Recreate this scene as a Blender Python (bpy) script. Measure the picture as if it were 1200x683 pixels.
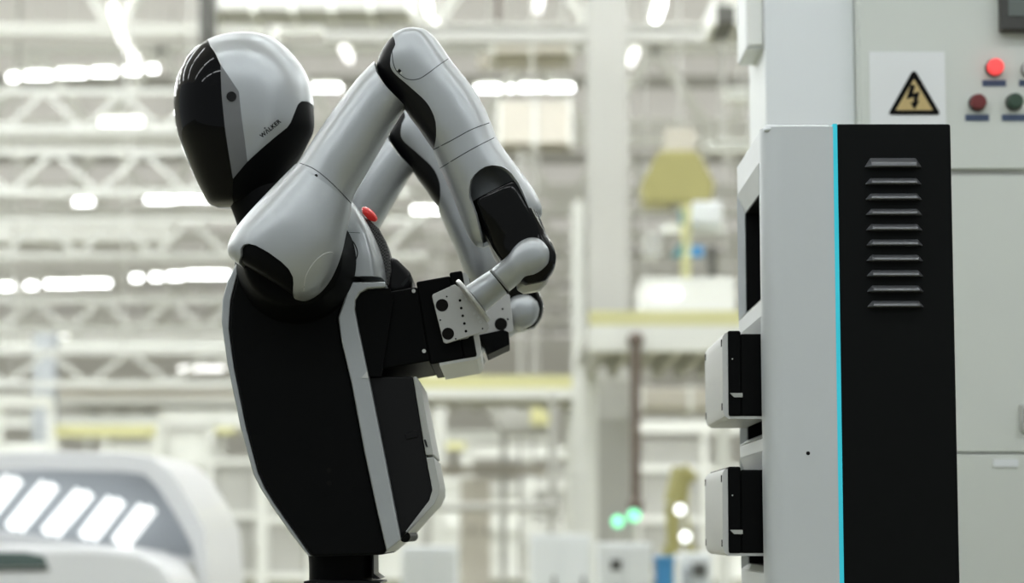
import bpy, bmesh, math, random
from mathutils import Vector, Matrix
from mathutils.bvhtree import BVHTree
random.seed(7)
for o in list(bpy.data.objects): bpy.data.objects.remove(o)
SC = bpy.context.scene
COL = SC.collection

# ------------------------------------------------------------------ camera, world, exposure
CAM = Vector((0.0, -3.333, 1.0)); PITCH = math.radians(6.0); FPX = 2667.0
cd = bpy.data.cameras.new('camera'); cam = bpy.data.objects.new('camera', cd); COL.objects.link(cam)
cam.location = CAM; cam.rotation_euler = (math.radians(90) + PITCH, 0, 0)
cd.sensor_width = 36; cd.lens = 80.0; cd.clip_end = 400
cd.dof.use_dof = True; cd.dof.focus_distance = 3.12; cd.dof.aperture_fstop = 4.2
SC.camera = cam
w = bpy.data.worlds.new('hall_ambient'); SC.world = w; w.use_nodes = True
w.node_tree.nodes['Background'].inputs[0].default_value = (0.86, 0.93, 0.95, 1)
w.node_tree.nodes['Background'].inputs[1].default_value = 0.45
vs = SC.view_settings
vs.view_transform = 'Standard'; vs.look = 'None'; vs.gamma = 1; vs.use_curve_mapping = False; vs.exposure = 0.0

def P(px, py, Y=0.0):
    """world point on the plane y = Y that the photograph shows at this pixel"""
    u = (px - 600) / FPX; v = (341.5 - py) / FPX
    d = Vector((u, math.cos(PITCH) - v * math.sin(PITCH), math.sin(PITCH) + v * math.cos(PITCH)))
    return CAM + d * ((Y - CAM.y) / d.y)

# ------------------------------------------------------------------ materials
MATS = {}
def mat(name, col, rough=0.5, metal=0.0, spec=0.5, emit=None, estr=0.0, noise=0.0, nscale=40.0, bump=0.0, bscale=300.0, coat=0.0, alpha=None):
    if name in MATS: return MATS[name]
    m = bpy.data.materials.new(name); m.use_nodes = True
    nt = m.node_tree; b = nt.nodes['Principled BSDF']
    b.inputs['Base Color'].default_value = (*col, 1); b.inputs['Roughness'].default_value = rough
    b.inputs['Metallic'].default_value = metal; b.inputs['Specular IOR Level'].default_value = spec
    b.inputs['Coat Weight'].default_value = coat
    if emit:
        b.inputs['Emission Color'].default_value = (*emit, 1); b.inputs['Emission Strength'].default_value = estr
    tc = nt.nodes.new('ShaderNodeTexCoord')
    if noise > 0:
        n = nt.nodes.new('ShaderNodeTexNoise'); n.inputs['Scale'].default_value = nscale; n.inputs['Detail'].default_value = 4
        nt.links.new(tc.outputs['Object'], n.inputs['Vector'])
        r = nt.nodes.new('ShaderNodeMapRange'); r.inputs[3].default_value = 1 - noise; r.inputs[4].default_value = 1 + noise
        nt.links.new(n.outputs['Fac'], r.inputs[0])
        mx = nt.nodes.new('ShaderNodeVectorMath'); mx.operation = 'SCALE'; mx.inputs[0].default_value = col
        nt.links.new(r.outputs[0], mx.inputs['Scale']); nt.links.new(mx.outputs[0], b.inputs['Base Color'])
    if bump > 0:
        n = nt.nodes.new('ShaderNodeTexNoise'); n.inputs['Scale'].default_value = bscale
        nt.links.new(tc.outputs['Object'], n.inputs['Vector'])
        bp = nt.nodes.new('ShaderNodeBump'); bp.inputs['Strength'].default_value = bump; bp.inputs['Distance'].default_value = 0.001
        nt.links.new(n.outputs['Fac'], bp.inputs['Height']); nt.links.new(bp.outputs[0], b.inputs['Normal'])
    MATS[name] = m; return m
def grille_mat():
    m = mat('grille_mesh', (0.02, 0.02, 0.02), 0.45, spec=0.4)
    nt = m.node_tree; b = nt.nodes['Principled BSDF']
    tc = nt.nodes.new('ShaderNodeTexCoord'); ck = nt.nodes.new('ShaderNodeTexChecker'); ck.inputs['Scale'].default_value = 420
    ck.inputs[1].default_value = (0.11, 0.11, 0.105, 1); ck.inputs[2].default_value = (0.012, 0.012, 0.012, 1)
    nt.links.new(tc.outputs['Object'], ck.inputs['Vector']); nt.links.new(ck.outputs[0], b.inputs['Base Color'])
    return m
SHELL = mat('robot_shell_paint', (0.425, 0.445, 0.455), 0.35, 0.6, noise=0.015, nscale=20, bump=0.02)
SHELL2 = mat('temple_grey_plastic', (0.14, 0.145, 0.15), 0.5)
BLACK = mat('black_plastic', (0.0035, 0.0038, 0.004), 0.5, spec=0.05, noise=0.1, nscale=60)
BLACKSAT = mat('black_satin', (0.006, 0.006, 0.0065), 0.36, spec=0.2)
GLOSS = mat('black_gloss_visor', (0.002, 0.002, 0.0025), 0.04, spec=0.16)
WRISTB = mat('wrist_black_gloss', (0.003, 0.003, 0.003), 0.12, spec=0.18)
SEAM = mat('seam_gap', (0.03, 0.032, 0.033), 0.7, spec=0.1)
ALU = mat('bead_blasted_aluminium', (0.52, 0.52, 0.50), 0.40, 0.6, noise=0.03, nscale=200)
CAPG = mat('grey_cap_plastic', (0.42, 0.43, 0.41), 0.45, noise=0.02, nscale=80)
CAPW = mat('white_cap_plastic', (0.56, 0.57, 0.56), 0.4, noise=0.02, nscale=80)
RED = mat('red_lens', (0.62, 0.03, 0.03), 0.2, emit=(1, 0.05, 0.04), estr=0.12)
GRILLE = grille_mat()
STATION = mat('station_silver_paint', (0.63, 0.66, 0.67), 0.38, 0.2, noise=0.012, nscale=30, bump=0.03)
STATIONB = mat('station_black_paint', (0.0035, 0.0042, 0.0042), 0.55, spec=0.10, noise=0.08, nscale=25)
LOUVRE = mat('louvre_black_metal', (0.13, 0.134, 0.142), 0.30, 0.4, spec=0.9)
CYAN = mat('cyan_light_strip', (0.02, 0.35, 0.42), 0.5, emit=(0.03, 0.46, 0.58), estr=0.6)
CABW = mat('cabinet_light_grey', (0.68, 0.71, 0.66), 0.5, noise=0.01, nscale=15)
CABW2 = mat('cabinet_white', (0.82, 0.85, 0.86), 0.5, noise=0.01, nscale=15)
PLATEW = mat('sign_white', (0.84, 0.86, 0.86), 0.5)
SIGNY = mat('sign_yellow', (0.58, 0.44, 0.19), 0.5)
INK = mat('ink_black', (0.006, 0.0055, 0.005), 0.6, spec=0.1)
FLOORM = mat('floor_epoxy_olive', (0.22, 0.215, 0.14), 0.45, noise=0.15, nscale=1.5)
WALLM = mat('hall_wall_panel', (0.82, 0.82, 0.78), 0.7, noise=0.06, nscale=0.6)
CEILM = mat('glowing_roof_sheet', (0.55, 0.54, 0.51), 0.7, emit=(1.0, 0.985, 0.94), estr=0.38, noise=0.08, nscale=0.5)  # even glow put into the roof material to light the hall
STEELW = mat('white_steelwork', (0.86, 0.87, 0.83), 0.5, noise=0.04, nscale=3)
STEELM = mat('soft_white_steelwork', (0.70, 0.71, 0.68), 0.5, noise=0.04, nscale=3)
STEELG = mat('grey_steelwork', (0.50, 0.50, 0.47), 0.5, noise=0.05, nscale=3)
STEELD = mat('dark_steelwork', (0.10, 0.10, 0.09), 0.5)
BEIGE = mat('beige_duct_metal', (0.56, 0.53, 0.46), 0.5, noise=0.05, nscale=3)
COLG = mat('pale_grey_column_paint', (0.50, 0.50, 0.47), 0.5, noise=0.03, nscale=2)
YEL = mat('pale_yellow_paint', (0.74, 0.72, 0.38), 0.5, noise=0.05, nscale=4)
YELD = mat('mustard_yellow_paint', (0.36, 0.335, 0.13), 0.5, noise=0.08, nscale=4)
BLUEG = mat('blue_grey_paint', (0.46, 0.49, 0.52), 0.5)
BLUE = mat('blue_plastic', (0.06, 0.30, 0.62), 0.5)
TEAL = mat('teal_plastic', (0.03, 0.22, 0.26), 0.5)
RUST = mat('red_brown_paint', (0.15, 0.115, 0.095), 0.5)
CARW = mat('white_car_primer', (0.80, 0.81, 0.83), 0.35, coat=0.3)
GLASSD = mat('dark_car_glass', (0.10, 0.14, 0.13), 0.1)
REFLBAR = mat('reflection_bar_glow', (0.9, 0.9, 0.9), 0.5, emit=(0.97, 1.0, 1.0), estr=1.05)  # glow of the bars that stand for tube reflections on the car
TUBE = mat('lit_tube', (0.9, 0.9, 0.9), 0.5, emit=(0.97, 1.0, 0.98), estr=10.0)
TUBEK = mat('lit_tube_overhead', (0.9, 0.9, 0.9), 0.5, emit=(0.93, 0.97, 1.0), estr=24.0)
TUBEADD = mat('added_lamp_glow', (0.9, 0.9, 0.9), 0.5, emit=(0.97, 1.0, 1.0), estr=58.0)  # strong glow for the unseen lamps added to brighten the hall
TUBEDIM = mat('lit_tube_hazy', (0.9, 0.9, 0.9), 0.5, emit=(1.0, 1.0, 0.97), estr=2.6)
SKYL = mat('translucent_roof_light', (0.8, 0.8, 0.8), 0.5, emit=(1.0, 0.99, 0.95), estr=0.95)
GREENL = mat('lit_green_lamp', (0.1, 0.6, 0.3), 0.4, emit=(0.25, 1.0, 0.55), estr=1.7)
WHITEL = mat('lit_white_lamp', (0.9, 0.9, 0.9), 0.4, emit=(0.92, 0.96, 1.0), estr=2.6)
REDLIT = mat('lit_red_button', (0.8, 0.06, 0.06), 0.4, emit=(1.0, 0.07, 0.07), estr=0.75)
REDB = mat('dark_red_button', (0.16, 0.02, 0.02), 0.4)
GRNB = mat('dark_green_button', (0.03, 0.065, 0.04), 0.4)
NAMEB = mat('blue_nameplate', (0.055, 0.085, 0.16), 0.5)
SCREEN = mat('dark_screen', (0.14, 0.16, 0.15), 0.2)
METER = mat('dark_meter_frame', (0.045, 0.045, 0.04), 0.5)

# ------------------------------------------------------------------ object helpers
def tag(o, label=None, cat=None, group=None, kind=None):
    if label: o['label'] = label
    if cat: o['category'] = cat
    if group: o['group'] = group
    if kind: o['kind'] = kind
    return o
def thing(name, label, cat, loc=(0, 0, 0), group=None, kind=None):
    o = bpy.data.objects.new(name, None); COL.objects.link(o); o.location = loc; o.empty_display_size = 0.1
    return tag(o, label, cat, group, kind)
def world_of(o):
    m = o.matrix_basis.copy()
    if o.parent: m = world_of(o.parent) @ o.matrix_parent_inverse @ m
    return m
def adopt(o, parent):
    o.parent = parent; o.matrix_parent_inverse = world_of(parent).inverted()
def obj(name, bm, m, parent=None, smooth=35, bevel=0.0, segs=3, solid=0.0):
    bmesh.ops.recalc_face_normals(bm, faces=bm.faces)
    me = bpy.data.meshes.new(name); bm.to_mesh(me); bm.free()
    return objm(name, me, m, parent, smooth, bevel, segs, solid)
def objm(name, me, m, parent=None, smooth=35, bevel=0.0, segs=3, solid=0.0):
    o = bpy.data.objects.new(name, me); COL.objects.link(o)
    if m and not me.materials: me.materials.append(m)
    if smooth:
        me.shade_smooth(); me.set_sharp_from_angle(angle=math.radians(smooth))
    if solid:                                          # real wall thickness, then edges sharpened so skins stay clean at their rims
        s = o.modifiers.new('thickness', 'SOLIDIFY'); s.thickness = solid; s.offset = -1
        m2 = bpy.data.meshes.new_from_object(o.evaluated_get(bpy.context.evaluated_depsgraph_get()))
        o.modifiers.clear(); o.data = m2; bpy.data.meshes.remove(me); me = m2; me.name = name
        if smooth: me.shade_smooth(); me.set_sharp_from_angle(angle=math.radians(smooth))
    if bevel:
        b = o.modifiers.new('edge', 'BEVEL'); b.width = bevel; b.segments = segs; b.limit_method = 'ANGLE'; b.angle_limit = math.radians(40); b.harden_normals = True
    if parent: adopt(o, parent)
    return o
def add_box(bm, lo, hi):
    lo, hi = Vector(lo), Vector(hi)
    m = Matrix.Translation((lo + hi) / 2) @ Matrix.Diagonal((*(hi - lo), 1))
    bmesh.ops.create_cube(bm, size=1, matrix=m)
def box(name, lo, hi, m, parent=None, bevel=0.0):
    bm = bmesh.new(); add_box(bm, lo, hi); return obj(name, bm, m, parent, 30, bevel, 2)
def add_cyl(bm, a, b, r, r2=None, n=24, cap=True):
    a, b = Vector(a), Vector(b); d = b - a
    mt = Matrix.Translation((a + b) / 2) @ d.to_track_quat('Z', 'Y').to_matrix().to_4x4()
    bmesh.ops.create_cone(bm, cap_ends=cap, segments=n, radius1=r, radius2=r if r2 is None else r2, depth=d.length, matrix=mt)
def cyl(name, a, b, r, m, parent=None, r2=None, n=24, bevel=0.0):
    bm = bmesh.new(); add_cyl(bm, a, b, r, r2, n); return obj(name, bm, m, parent, 35, bevel, 2)
def catmull(pts, k, closed=True):
    n = len(pts); out = []
    rng = range(n) if closed else range(n - 1)
    g = (lambda i: pts[i % n]) if closed else (lambda i: pts[min(max(i, 0), n - 1)])
    for i in rng:
        p0, p1, p2, p3 = g(i - 1), g(i), g(i + 1), g(i + 2)
        for j in range(k):
            t = j / k
            out.append(tuple(0.5 * (2 * b + (c - a) * t + (2 * a - 5 * b + 4 * c - d) * t * t + (3 * b - a - 3 * c + d) * t ** 3) for a, b, c, d in zip(p0, p1, p2, p3)))
    if not closed: out.append(tuple(pts[-1]))
    return out
def prism_bm(px, Yref, y0, y1, sm=0):
    if sm: px = catmull(px, sm)
    bm = bmesh.new(); W = [P(a, b, Yref) for a, b in px]
    f = [bm.verts.new((p.x, y0, p.z)) for p in W]; k = [bm.verts.new((p.x, y1, p.z)) for p in W]
    bm.faces.new(f); bm.faces.new(k[::-1]); n = len(W)
    for i in range(n): bm.faces.new((f[i], k[i], k[(i + 1) % n], f[(i + 1) % n]))
    return bm
def prism(name, px, Yref, y0, y1, m, parent=None, bevel=0.0, sm=0, segs=3):
    return obj(name, prism_bm(px, Yref, y0, y1, sm), m, parent, 35, bevel, segs)
def loft_bm(secs, n=2.0, res=40, sub=5, cap0=True, cap1=True):
    """secs: (Lx,Ly,Rx,Ry, half depth in y, centre y); ellipse sections spanned by L-R and the y axis"""
    S = catmull(secs, sub, closed=False)
    bm = bmesh.new(); rings = []
    for s in S:
        yc = s[5]; L = P(s[0], s[1], yc); R = P(s[2], s[3], yc); c = (L + R) / 2; a = (R - L) / 2; ring = []
        for i in range(res):
            t = 2 * math.pi * i / res; ct, st = math.cos(t), math.sin(t)
            ring.append(bm.verts.new(c + a * math.copysign(abs(ct) ** (2 / n), ct) + Vector((0, s[4] * math.copysign(abs(st) ** (2 / n), st), 0))))
        rings.append(ring)
    for r0, r1 in zip(rings, rings[1:]):
        for i in range(res): bm.faces.new((r0[i], r0[(i + 1) % res], r1[(i + 1) % res], r1[i]))
    for fl, r in ((cap0, rings[0]), (cap1, rings[-1])):
        if fl:
            c = sum((v.co for v in r), Vector()) / res; cv = bm.verts.new(c)
            for i in range(res): bm.faces.new((r[i], r[(i + 1) % res], cv))
    bmesh.ops.recalc_face_normals(bm, faces=bm.faces)
    return bm
def loft(name, secs, m, parent=None, n=2.0, res=40, sub=5, solid=0.0, smooth=45):
    return obj(name, loft_bm(secs, n, res, sub), m, parent, smooth, 0, 3, solid)
def inside(x, z, poly):
    c = False; n = len(poly)
    for i in range(n):
        x0, z0 = poly[i]; x1, z1 = poly[(i + 1) % n]
        if (z0 > z) != (z1 > z) and x < (x1 - x0) * (z - z0) / (z1 - z0) + x0: c = not c
    return c
def split(bm, polys, Yref):
    """cut a closed body along outlines (pixels, at depth Yref); returns one bmesh per outline plus the rest"""
    wp = []
    for pl in polys:
        W = [P(a, b, Yref) for a, b in pl]; wp.append([(p.x, p.z) for p in W])
    for pl in wp:
        for i in range(len(pl)):
            (x0, z0), (x1, z1) = pl[i], pl[(i + 1) % len(pl)]
            L = math.hypot(x1 - x0, z1 - z0)
            if L < 1e-6: continue
            mx, mz, R = (x0 + x1) / 2, (z0 + z1) / 2, L / 2 + 0.03
            fs = [f for f in bm.faces if any(math.hypot(v.co.x - mx, v.co.z - mz) < R for v in f.verts)]
            if not fs: continue
            g = list({e for f in fs for e in f.edges} | {v for f in fs for v in f.verts}) + fs
            bmesh.ops.bisect_plane(bm, geom=g, dist=1e-6, plane_co=(x0, 0, z0), plane_no=(-(z1 - z0) / L, 0, (x1 - x0) / L))
    cls = {}
    for f in bm.faces:
        c = f.calc_center_median(); k = len(wp)
        for i, pl in enumerate(wp):
            if inside(c.x, c.z, pl): k = i; break
        cls[f.index if False else f] = k
    out = []
    for k in range(len(wp) + 1):
        nb = bmesh.new(); mp = {}
        for f, kk in cls.items():
            if kk != k: continue
            vs_ = []
            for v in f.verts:
                if v not in mp: mp[v] = nb.verts.new(v.co)
                vs_.append(mp[v])
            try: nb.faces.new(vs_)
            except ValueError: pass
        bmesh.ops.remove_doubles(nb, verts=nb.verts, dist=2e-5); bmesh.ops.dissolve_degenerate(nb, edges=nb.edges, dist=1e-5)
        bmesh.ops.triangulate(nb, faces=[f for f in nb.faces if len(f.verts) > 4]); out.append(nb)
    bm.free()
    return out
def sink(bm, d):
    bm.normal_update()
    for v, n in [(v, v.normal.copy()) for v in bm.verts]: v.co -= n * d
    return bm
def shellobj(name, bm, m, parent, solid=0.004, smooth=50):
    """an open skin given a real wall thickness; normals keep the winding of the closed body"""
    me = bpy.data.meshes.new(name); bm.to_mesh(me); bm.free()
    return objm(name, me, m, parent, smooth, 0, 3, solid)
def bvh_of(bm): return BVHTree.FromBMesh(bm)
def hit(bv, px, py, lift=0.0006):
    d = (P(px, py, 0) - CAM).normalized()
    loc, nor, i, dist = bv.ray_cast(CAM, d)
    if loc is None: return P(px, py, -0.25), Vector((0, -1, 0))
    if nor.dot(d) > 0: nor = -nor
    return loc + nor * lift, nor
def line_on(name, bv, pts, r, m, parent, k=6):
    """thin bead that follows a line across a curved skin"""
    q = [hit(bv, a, b, 0.0)[0] for a, b in catmull(pts, k, closed=False)]
    bm = bmesh.new(); rings = []
    for i, p in enumerate(q):
        t = (q[min(i + 1, len(q) - 1)] - q[max(i - 1, 0)]).normalized(); a = t.orthogonal().normalized(); b = t.cross(a)
        rings.append([bm.verts.new(p + a * r * math.cos(j * math.pi / 3) + b * r * math.sin(j * math.pi / 3)) for j in range(6)])
    for r0, r1 in zip(rings, rings[1:]):
        for j in range(6): bm.faces.new((r0[j], r0[(j + 1) % 6], r1[(j + 1) % 6], r1[j]))
    bm.faces.new(rings[0]); bm.faces.new(rings[-1])
    return obj(name, bm, m, parent, 60)
def disc_on(name, bv, px, py, r, h, m, parent, n=24):
    p, nr = hit(bv, px, py, 0.0)
    return cyl(name, p - nr * h, p + nr * h, r, m, parent, n=n, bevel=min(h, r) * 0.3)
def text_bm(s, cx, cy, size_px, deg, bv, lift=0.0005):
    """lettering laid on a curved skin"""
    cu = bpy.data.curves.new('t', 'FONT'); cu.body = s; cu.align_x = 'CENTER'; cu.size = 1; cu.space_character = 1.12; cu.offset = 0.035
    to = bpy.data.objects.new('t', cu); COL.objects.link(to)
    dg = bpy.context.evaluated_depsgraph_get(); me = bpy.data.meshes.new_from_object(to.evaluated_get(dg))
    bpy.data.objects.remove(to); bm = bmesh.new(); bm.from_mesh(me); bpy.data.meshes.remove(me)
    c, s_ = math.cos(math.radians(deg)), math.sin(math.radians(deg))
    for v in bm.verts:
        x, y = v.co.x * size_px, (v.co.y - 0.35) * size_px
        v.co = hit(bv, cx + x * c - y * s_, cy - x * s_ - y * c, lift)[0]
    return bm

# ------------------------------------------------------------------ the hall (structure)
CEIL = 14.0; BACK = 150.0; HX = 40.0
fl = box('floor', (-HX, -8, -0.12), (HX, BACK, 0.0), FLOORM); tag(fl, 'olive grey epoxy factory floor', 'floor', kind='structure')
wb = box('wall_back', (-HX, BACK, 0), (HX, BACK + 0.3, CEIL + 1), WALLM); tag(wb, 'pale panelled far wall of the hall', 'wall', kind='structure')
for k in range(20):
    x = -HX + k * 4; box('panel', (x + 0.1, BACK - 0.06, 0.2), (x + 3.9, BACK, CEIL - 0.2), WALLM, wb)
wl = box('wall_left', (-HX - 0.3, 25, 0), (-HX, BACK, CEIL + 1), WALLM); tag(wl, 'pale panelled side wall of the hall', 'wall', kind='structure')
wr = box('wall_right', (HX, 25, 0), (HX + 0.3, BACK, CEIL + 1), WALLM); tag(wr, 'pale panelled side wall behind the cabinet', 'wall', kind='structure')
ce = box('ceiling', (-HX, -8, CEIL), (HX, BACK, CEIL + 0.2), CEILM); tag(ce, 'pale roof of the hall with an added even glow', 'ceiling', kind='structure')
for k in range(46):
    if k % 2: continue
    y = -7 + k * 3.4; box('purlin', (-HX, y, CEIL - 0.34), (HX, y + 0.2, CEIL), STEELW if k % 4 else STEELG, ce)

# ------------------------------------------------------------------ humanoid robot
base = P(345, 600, 0)
robot = thing('humanoid_robot', 'silver and black humanoid robot reaching behind its back to seat a battery', 'robot', (base.x, 0, 0))
# --- head
OUT = [(40, 291, 297, .012), (42, 272, 309, .03), (46, 255, 320, .048), (50, 244, 327.5, .059), (57, 233, 336, .071), (63, 226, 342, .078),
       (75, 217.5, 352, .088), (88, 210.5, 359.5, .094), (105, 206, 365, .098), (128, 204.5, 368, .099), (150, 207, 368, .097), (165, 211, 362, .094),
       (182, 217.6, 353, .088), (197, 223.5, 343, .081), (212, 230, 333, .072), (225, 236.5, 323, .062), (235, 242, 315, .052), (240, 247, 309, .04), (243, 255, 302, .018)]
hb = loft_bm([(l, y, r, y, d, 0.0) for y, l, r, d in OUT], n=2.15, res=96, sub=4)
hv = bvh_of(hb)
visor_pl = [(150, -20), (234, 30), (246, 53), (252.5, 62), (259, 76), (260.5, 110), (264, 150), (271, 207), (263, 275), (150, 275)]
strip_pl = [(258.9, 76), (281, 109), (283, 130), (287, 165), (289, 188), (271, 207), (264, 150), (260.5, 110)]
rear_pl = [(271, 207), (289, 188), (335, 147), (339, 141), (343, 130), (347, 118), (351, 113), (357, 111), (366, 112), (400, 116), (400, 275), (263, 275)]
vz, st, rr, shell = split(hb, [visor_pl, strip_pl, rear_pl], -0.088)
head = shellobj('head_shell', shell, SHELL, robot)
shellobj('visor', vz, GLOSS, head)
for s_ in (-1, 1):
    half = st.copy(); bmesh.ops.delete(half, geom=[f for f in half.faces if f.calc_center_median().y * s_ < 0], context='FACES')
    shellobj('temple_strip', half, SHELL2, head)
st.free()
shellobj('neck_guard', sink(rr, 0.0008), BLACK, head)
disc_on('camera_lens', hv, 271.2, 113, 0.0072, 0.0015, BLACKSAT, head)
obj('lettering', text_bm('W\u039bLKER', 316.5, 150.5, 6.8, 40, hv, 0.0008), INK, head, 0)
disc_on('lettering_dot', hv, 310.3, 150.0, 0.0012, 0.0004, INK, head, 12)
line_on('visor_edge', hv, [(246.5, 53.5), (252.5, 62), (259, 76)], 0.0007, CAPW, head)
loft('neck', [(262, 225, 330, 215, .05, .0), (275, 255, 345, 245, .05, .0), (285, 290, 365, 285, .055, .0)], BLACK, robot)

# --- torso
TY = 0.158
side = [(300, 262), (287, 300), (278, 325), (271, 352), (269, 385), (275, 430), (289, 500), (303, 553), (311, 571), (322, 589), (345, 622), (366, 652), (449, 650), (453, 645),
        (442, 600), (427, 530), (412, 450), (400, 400), (396, 372), (405, 345), (408, 318), (405, 290), (398, 262)]
torso = prism('torso', side, -TY, -TY, TY, BLACK, robot, 0.014)
front = [(292, 280), (280, 303), (267, 330), (261, 352), (260, 378), (266.5, 425), (282, 500), (297, 555), (306, 573), (318, 592), (341, 625), (361, 651), (366, 652),
         (345, 622), (322, 589), (311, 571), (303, 553), (289, 500), (275, 430), (269, 385), (271, 352), (278, 325), (287, 300)]
prism('chest_shell', front, -0.145, -0.150, 0.150, SHELL, robot, 0.006)
stripe = [(396, 330), (405, 345), (396, 372), (400, 400), (412, 450), (427, 530), (442, 600), (453, 646), (470, 633), (457, 565), (444, 500), (432, 440), (421, 388), (416, 362), (417, 351), (422, 343), (431, 338.5),
          (452, 337), (452, 330)]
band = prism('back_stripe', stripe, -TY - .006, -TY - .0066, TY + .0066, SHELL, robot, 0.003)
ub = loft_bm([(392, 232, 404, 236, .09, 0), (395, 238, 417, 246, .125, 0), (397, 255, 430, 263, .145, 0), (400, 275, 440, 281, .156, 0), (402, 295, 447.5, 298, .160, 0), (403, 315, 453, 317, .1635, 0), (403, 338, 456, 338, .1645, 0)], n=6, res=72, sub=4)
uv = bvh_of(ub)
back = obj('upper_back_shell', ub, SHELL, robot, 50)
line_on('panel_seam', uv, [(409, 279), (415, 285), (419, 296), (416.5, 305)], 0.0009, SEAM, back)
line_on('panel_seam', uv, [(418, 326.5), (447, 326.5)], 0.0004, SEAM, back)
line_on('panel_seam', uv, [(406, 272), (422, 273)], 0.0004, SEAM, back)
grl = [(425, 259), (436, 264), (447, 274), (455, 289), (459.5, 305), (461, 322), (458, 340), (450, 340), (447, 315), (440, 290), (432, 270)]
prism('speaker_grille', grl, 0.0, -0.062, 0.062, GRILLE, back, 0.006)
hnd = prism('carry_handle', [(452, 303), (461, 301.5), (466, 304), (480, 318), (483.5, 326), (483, 336), (477, 343), (463, 345), (452, 342)], -0.05, -0.055, 0.055, BLACKSAT, robot, 0.010)
prism('handle_groove', [(470, 333), (481, 320), (482, 323), (472, 336)], -0.0565, -0.0565, -0.054, SEAM, hnd, 0.0)
bm = bmesh.new(); c = P(433, 251, -0.06)
bmesh.ops.create_uvsphere(bm, u_segments=24, v_segments=16, radius=1, matrix=Matrix.Translation(c) @ Matrix.Rotation(math.radians(41), 4, 'Y') @ Matrix.Diagonal((0.0145, 0.02, 0.0068, 1)))
obj('emergency_button', bm, RED, back, 60)
# lower back module with its own cap
low = prism('lower_back_module', [(428, 441), (484, 441), (499, 533), (507, 574), (503, 588), (469, 633), (457, 600), (440, 520)], -0.145, -0.145, 0.145, BLACKSAT, robot, 0.003)
prism('module_cap', [(484, 441.5), (488, 441), (491.5, 446), (508, 533), (499, 533.5)], -0.146, -0.147, 0.147, CAPG, low, 0.002)
prism('module_rim', [(499.5, 536), (508.5, 535.5), (515, 570), (514.5, 579), (509.5, 590), (476, 627), (467, 636), (452, 648), (449, 647), (469, 631), (503, 586), (506.5, 574)], -0.146, -0.147, 0.147, CAPG, low, 0.003)
prism('latch', [(474, 508), (488, 504), (490, 512), (476, 515)], -0.146, -0.1475, -0.144, BLACKSAT, low, 0.001)
prism('rim_slot', [(496.5, 515), (499, 515), (501.5, 524), (499, 523)], -0.148, -0.1485, -0.146, SEAM, low)
prism('white_fin', [(423.5, 442.5), (430, 435), (432, 443)], -0.166, -0.167, -0.160, CAPW, robot)
a = P(475, 629, -0.135); cyl('hinge_knob', a + Vector((0, -0.012, 0)), a + Vector((0, 0.25, 0)), 0.0075, BLACK, low)
for q in ((385.5, 551), (385.5, 566)):
    a = P(*q, -TY); cyl('screw_hole', a + Vector((0, -0.0006, 0)), a + Vector((0, 0.002, 0)), 00.0034, INK, torso, n=16)
# waist, pelvis and legs (below the frame)
wst = loft('waist', [(362, 640, 438, 640, .07, 0), (364, 662, 436, 662, .07, 0), (364, 690, 436, 690, .07, 0), (364, 730, 436, 730, .07, 0)], BLACK, robot, n=4)
prism('waist_flange', [(362, 679.5), (372, 678), (425, 678), (436, 679), (450, 680.5), (450, 683), (362, 684)], 0, -0.085, 0.085, BLACKSAT, wst, 0.001)
prism('waist_bracket', [(436, 650), (438.5, 650), (438.5, 672), (447, 678), (437, 678)], -0.05, -0.06, 0.06, BLACKSAT, wst, 0.001)
hip = P(400, 720, 0)
bm = bmesh.new(); add_box(bm, (hip.x - .09, -.15, hip.z - .12), (hip.x + .09, .15, hip.z + .02)); obj('pelvis', bm, SHELL, robot, 35, 0.03, 4)
for s in (-1, 1):
    hz = hip.z - .08; y = s * .105
    bm = bmesh.new(); add_cyl(bm, (hip.x, y, hz), (hip.x - .02, y, hz * .53), .075, .06); obj('thigh', bm, SHELL, robot, 35, .01)
    bm = bmesh.new(); add_cyl(bm, (hip.x - .02, y - .05, hz * .52), (hip.x - .02, y + .05, hz * .52), .065); obj('knee', bm, BLACK, robot, 35, .01)
    bm = bmesh.new(); add_cyl(bm, (hip.x - .02, y, hz * .52), (hip.x, y, .09), .058, .042); obj('shin', bm, SHELL, robot, 35, .01)
    bm = bmesh.new(); add_box(bm, (hip.x - .17, y - .05, 0.0), (hip.x + .09, y + .05, .09)); obj('foot', bm, BLACK, robot, 35, .03, 3)

# --- arm on the camera's side, then its twin on the other side
AY = -0.25
arm_parts = []
def keep(o): arm_parts.append(o); return o
c = P(345, 305, -0.2)
keep(cyl('shoulder_joint', (c.x, -0.12, c.z), (c.x, -0.235, c.z), 0.094, BLACK, robot, r2=0.066, n=64, bevel=0.012))
ua = loft_bm([(441, 70, 477, 124, .040, AY), (422, 89, 462, 147, .043, AY), (403, 113, 446, 174, .046, AY), (379, 146, 430, 202, .049, AY), (356, 181, 416, 226, .050, AY), (347, 194, 411, 241, .051, AY)], res=64)
uav = bvh_of(ua)
ua_cut, ua = split(ua, [[(434, 55), (438.5, 74), (441, 84), (445, 92), (450, 99), (455, 104.7), (463, 112), (471, 118.5), (480, 125), (500, 135), (520, 60), (460, 30)]], AY - 0.035); ua_cut.free()
upper = keep(shellobj('upper_arm', ua, SHELL, robot, 0.004))
keep(line_on('arm_seam', uav, [(351.5, 191), (368, 198), (386, 212), (405, 231), (411, 238)], 0.0006, SEAM, upper))
keep(disc_on('pin_hole', uav, 370.5, 205.8, 0.0022, 0.0006, INK, upper, 12))
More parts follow.
